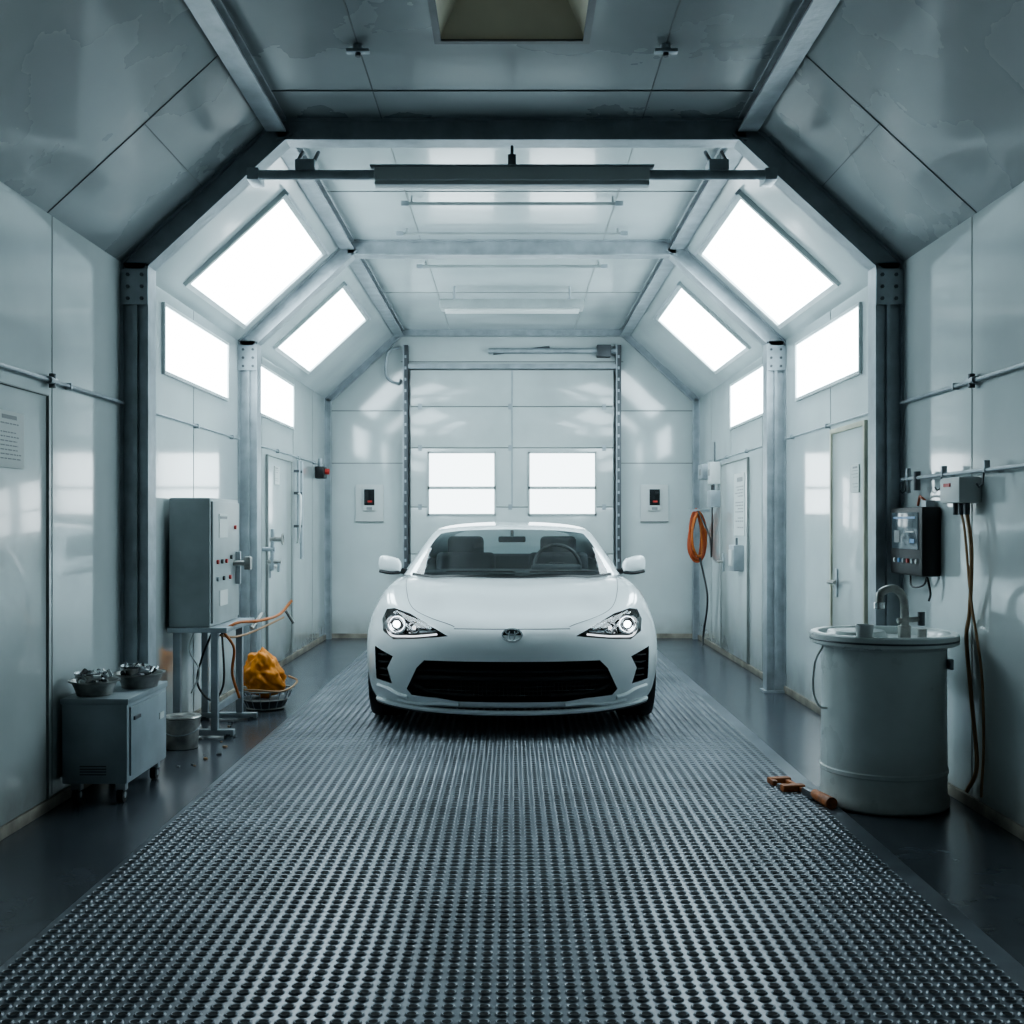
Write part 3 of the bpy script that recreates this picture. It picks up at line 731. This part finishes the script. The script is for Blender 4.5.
for k_ in range(49):
    x = -.576+k_*.024; zt_ = .445 if abs(x) < .5 else .445-(abs(x)-.5)*1.6
    y = CY+.092+.22*(x/.6)**2*.55
    b.tube([(x, y, .235), (x, y, zt_)], .003, 'gloss', 5)
for z_, r_ in ((.345, .020), (.385, .012)):
    pts = [(x, CY+.055+.13*(x/.6)**2, z_) for x in [-.55+.055*k_ for k_ in range(21)]]
    b.tube(pts, r_, 'black', 10)
for sg in (-1, 1):
    pts = [(sg*x, CY+.05+.13*(x/.6)**2, z) for x, z in ((.56, .30), (.48, .265), (.36, .252), (.22, .25))]
    b.tube(spline(pts, 4), .012, 'black', 8)
b.build(car)
b = B('bumper_lip')
pts = []
for k_ in range(41):
    x = -.80+1.6*k_/40; h, n_ = front_hit(x, .185)
    pts.append((x, h.y-.006, .150+.03*(abs(x)/.8)**2))
b.tube(pts, .015, 'paint', 8)
pts = [Vector((p[0], p[1]+.02, p[2]-.018)) for p in pts]; b.tube(pts, .010, 'black', 8)
for sg in (-1, 1):
    pts = [front_hit(sg*x, z)[0]+Vector((0, -.004, 0)) for x, z in ((.60, .225), (.66, .235), (.72, .26), (.79, .27))]
    b.tube(spline(pts, 4), .013, 'paint', 8)
    pts = [front_hit(sg*x, z)[0]+Vector((0, -.006, 0)) for x, z in ((.30, .195), (.42, .20), (.54, .19), (.66, .205))]
    b.tube(spline(pts, 4), .012, 'paint', 8)
b.build(car)
b = B('panel_gap')
def linetop(pts, r=.0022):
    P_ = spline([(p[0], CY+p[1], 0) for p in pts], 8); out = []
    for p in P_:
        h = top_hit(p.x, p.y)
        if h: out.append(h)
    b.tube(out, r, 'black', 5)
for sg in (-1, 1):
    linetop([(sg*.33, .13), (sg*.48, .24), (sg*.60, .42), (sg*.66, .75), (sg*.69, 1.1), (sg*.70, 1.45)])
    out = []
    for s_, z in ((1.32, .82), (1.30, .6), (1.32, .4), (1.40, .25)):
        out.append(side_hit(sg, CY+s_, z))
    b.tube(spline(out, 5), .003, 'black', 5)
    out = [side_hit(sg, CY+s_, z) for s_, z in ((2.55, .84), (2.60, .6), (2.55, .4), (2.45, .25))]; b.tube(spline(out, 5), .003, 'black', 5)
    out = [side_hit(sg, CY+s_, .235) for s_ in (1.40, 1.8, 2.2, 2.45)]; b.tube(spline(out, 5), .003, 'black', 5)
out = [front_hit(x, .602)[0] for x in [-.33+.66*k_/16 for k_ in range(17)]]
b.tube([Vector((p.x, p.y, p.z+.022)) for p in out], .0022, 'black', 5)
b.build(car)
b = B('badge'); h, n_ = front_hit(0, .592); yb_ = h.y-.006; zb = .592
def ell(rx, rz, cz, r): b.tube([(rx*math.cos(a), yb_+(cz+rz*math.sin(a)-zb)*.45, cz+rz*math.sin(a)) for a in [k_*math.pi/16 for k_ in range(32)]], r, 'chrome', 8, True)
ell(.056, .034, zb, .0055); ell(.018, .029, zb, .0045); ell(.036, .012, zb+.016, .0045)
b.lathe([(0, .004), (.052, .006)], (0, yb_, zb), 'black', 24, 'y', sc=(1, .58))
b.build(car)

gh = B('greenhouse')
G = [
 [(0, 1.40, .862), (.36, 1.43, .862), (.70, 1.58, .862), (.745, 1.62, .858), (.775, 1.66, .85)],
 [(0, 1.74, 1.045), (.34, 1.765, 1.04), (.63, 1.89, 1.03), (.68, 1.93, 1.015), (.79, 1.93, .865)],
 [(0, 2.08, 1.192), (.31, 2.10, 1.185), (.555, 2.19, 1.165), (.605, 2.24, 1.145), (.80, 2.20, .865)],
 [(0, 2.16, 1.215), (.31, 2.18, 1.208), (.55, 2.27, 1.190), (.602, 2.34, 1.160), (.80, 2.40, .87)],
 [(0, 2.70, 1.250), (.30, 2.70, 1.242), (.53, 2.70, 1.215), (.595, 2.70, 1.175), (.80, 2.70, .88)],
 [(0, 3.10, 1.222), (.30, 3.10, 1.215), (.51, 3.10, 1.185), (.595, 3.05, 1.150), (.79, 3.0, .89)],
 [(0, 3.22, 1.195), (.29, 3.22, 1.187), (.50, 3.25, 1.160), (.61, 3.22, 1.09), (.78, 3.2, .90)],
 [(0, 3.85, .955), (.30, 3.85, .952), (.54, 3.82, .945), (.66, 3.75, .935), (.74, 3.7, .91)]]
nS = len(G); vs = []
for st in G:
    for c_ in range(-4, 5):
        x, s_, z = st[abs(c_)]; vs.append((x*(1 if c_ >= 0 else -1), CY+s_, z))
fa = []; fmn = []
for r_ in range(nS-1):
    for c_ in range(8):
        fa.append([r_*9+c_, r_*9+c_+1, (r_+1)*9+c_+1, (r_+1)*9+c_])
        cc = c_-4 if c_ >= 4 else 3-c_
        if cc <= 1: mname = 'glass' if r_ in (0, 1, 6) else 'paint'
        elif cc == 2: mname = 'paint'
        else: mname = 'glass' if 1 <= r_ <= 4 else 'paint'
        fmn.append(mname)
gh.v = [tuple(v) for v in vs]; gh.f = fa; gh.fm = [gh.mi(m) for m in fmn]
go = gh.build(car)
me = go.data
cr = me.attributes.new('crease_edge', 'FLOAT', 'EDGE')
edge_m = {}
for p in me.polygons:
    for ek in p.edge_keys: edge_m.setdefault(ek, set()).add(p.material_index)
for e in me.edges:
    if len(edge_m.get(tuple(sorted(e.vertices)), ())) > 1: cr.data[e.index].value = .35
for p in me.polygons: p.use_smooth = True
for e in me.edges: e.use_edge_sharp = False
md = go.modifiers.new('ss', 'SUBSURF'); md.levels = 3; md.render_levels = 3
b = B('cowl_and_wipers')
pts = []
for k_ in range(21):
    x = -.69+1.38*k_/20; s_ = 1.385+.19*(abs(x)/.69)**2.4; h = top_hit(x, CY+s_); pts.append(h+Vector((0, 0, .004)))
b.tube(pts, .012, 'black', 6)
b.tube([(-.45, CY+1.45, .895), (.02, CY+1.44, .893)], .006, 'black', 6); b.tube([(.12, CY+1.44, .893), (.58, CY+1.52, .895)], .006, 'black', 6)
b.build(car)
b = B('interior')
b.box((-.68, CY+1.62, .80), (.68, CY+1.95, .895), 'seat', .03, seg=3); b.box((.14, CY+1.75, .85), (.50, CY+1.95, .93), 'seat', .03, seg=3)
for x in (-.36, .36):
    b.box((x-.23, CY+2.42, .75), (x+.23, CY+2.56, 1.00), 'seat', .05, seg=4); b.box((x-.14, CY+2.47, .95), (x+.14, CY+2.57, 1.125), 'seat', .045, seg=4)
b.box((-.60, CY+3.15, .80), (.60, CY+3.3, .97), 'seat', .04, seg=3)
b.tube([(.33+.17*math.cos(a), CY+2.0+.05*math.sin(a), .905+.16*math.sin(a)) for a in [k_*math.pi/16 for k_ in range(32)]], .014, 'black', 8, True)
b.box((.27, CY+1.98, .87), (.39, CY+2.02, .94), 'black', .015); b.box((.17, CY+1.99, .895), (.49, CY+2.01, .915), 'black', .005)
b.box((-.10, CY+1.97, 1.085), (.10, CY+2.0, 1.13), 'black', .012); b.cyl((0, CY+1.99, 1.12), (0, CY+2.02, 1.17), .012, 'black')
b.build(car)
for sg in (-1, 1):
    b = B('side_mirror')
    bm = bmesh.new(); bmesh.ops.create_cube(bm, size=1); bmesh.ops.subdivide_edges(bm, edges=list(bm.edges), cuts=4, use_grid_fill=True)
    for v_ in bm.verts:
        p = v_.co*2
        n_ = (abs(p.x)**3+abs(p.y)**3+abs(p.z)**3)**(1/3); q = p/n_ if n_ > 0 else p
        q = q*.5
        v_.co = Vector((sg*(.875+q.x*.17), CY+1.80+q.y*.12+q.x*.03, .925+q.x*.02+q.z*.130*(1+.25*q.x)))
    b.addbm(bm, 'paint')
    b.tube([(sg*.74, CY+1.80, .875), (sg*.79, CY+1.79, .885), (sg*.86, CY+1.79, .895)], .022, 'black', 8)
    b.tube(spline([(sg*.80, CY+1.745, .875), (sg*.87, CY+1.740, .872), (sg*.945, CY+1.76, .885)], 4), .012, 'black', 8)
    b.box((sg*.875-.06, CY+1.858, .89), (sg*.875+.06, CY+1.866, .97), 'chrome')
    b.build(car)
for sg in (-1, 1):
    for ys in (.82, 3.39):
        b = B('wheel'); c_ = Vector((sg*.765, CY+ys, .330)); o = sg
        b.lathe([(.215, -.10), (.225, -.107), (.27, -.112), (.30, -.105), (.313, -.085), (.315, -.03), (.309, -.028), (.309, -.022), (.315, -.02), (.315, .02), (.309, .022), (.309, .028), (.315, .03), (.313, .085), (.30, .105), (.27, .112), (.225, .107), (.215, .10)], c_, 'rubber', 64, 'x')
        b.lathe([(.218, -.10), (.205, -.09), (.20, 0), (.205, .09), (.218, .10), (.222, .104)], c_, 'alloy', 48, 'x')
        b.lathe([(0, o*.07), (.045, o*.07), (.05, o*.05), (.05, o*.0)], c_, 'alloy', 24, 'x'); b.lathe([(0, 0), (.17, 0), (.17, -o*.02)], c_, 'steeld', 32, 'x')
        for k_ in range(10):
            a = k_*2*math.pi/10+(.12 if k_ % 2 else -.12)
            d_ = Vector((0, math.cos(a), math.sin(a)))
            b.tube([c_+d_*.03+Vector((o*.06, 0, 0)), c_+d_*.21+Vector((o*.085, 0, 0))], .013, 'alloy', 6)
        b.build(car)
b = B('underbody'); b.box((-.58, CY+.35, .13), (.58, CY+4.0, .19), 'black', .01); b.build(car)

# ------------------------------------------------------------------ camera, world
cd = bpy.data.cameras.new('camera'); cam = bpy.data.objects.new('camera', cd); COL.objects.link(cam)
cam.location = (0, 0, 1.22); cam.rotation_euler = (math.radians(90), 0, 0)
cd.sensor_width = 36; cd.lens = 1150/1024*36; cd.shift_y = 12/1024; cd.clip_start = .05
scene.camera = cam
w = bpy.data.worlds.new('world'); scene.world = w; w.use_nodes = True
w.node_tree.nodes['Background'].inputs[0].default_value = (.5, .6, .65, 1); w.node_tree.nodes['Background'].inputs[1].default_value = .3
scene.view_settings.view_transform = 'AgX'
scene.view_settings.look = 'AgX - Medium High Contrast'
scene.view_settings.exposure = 0.05
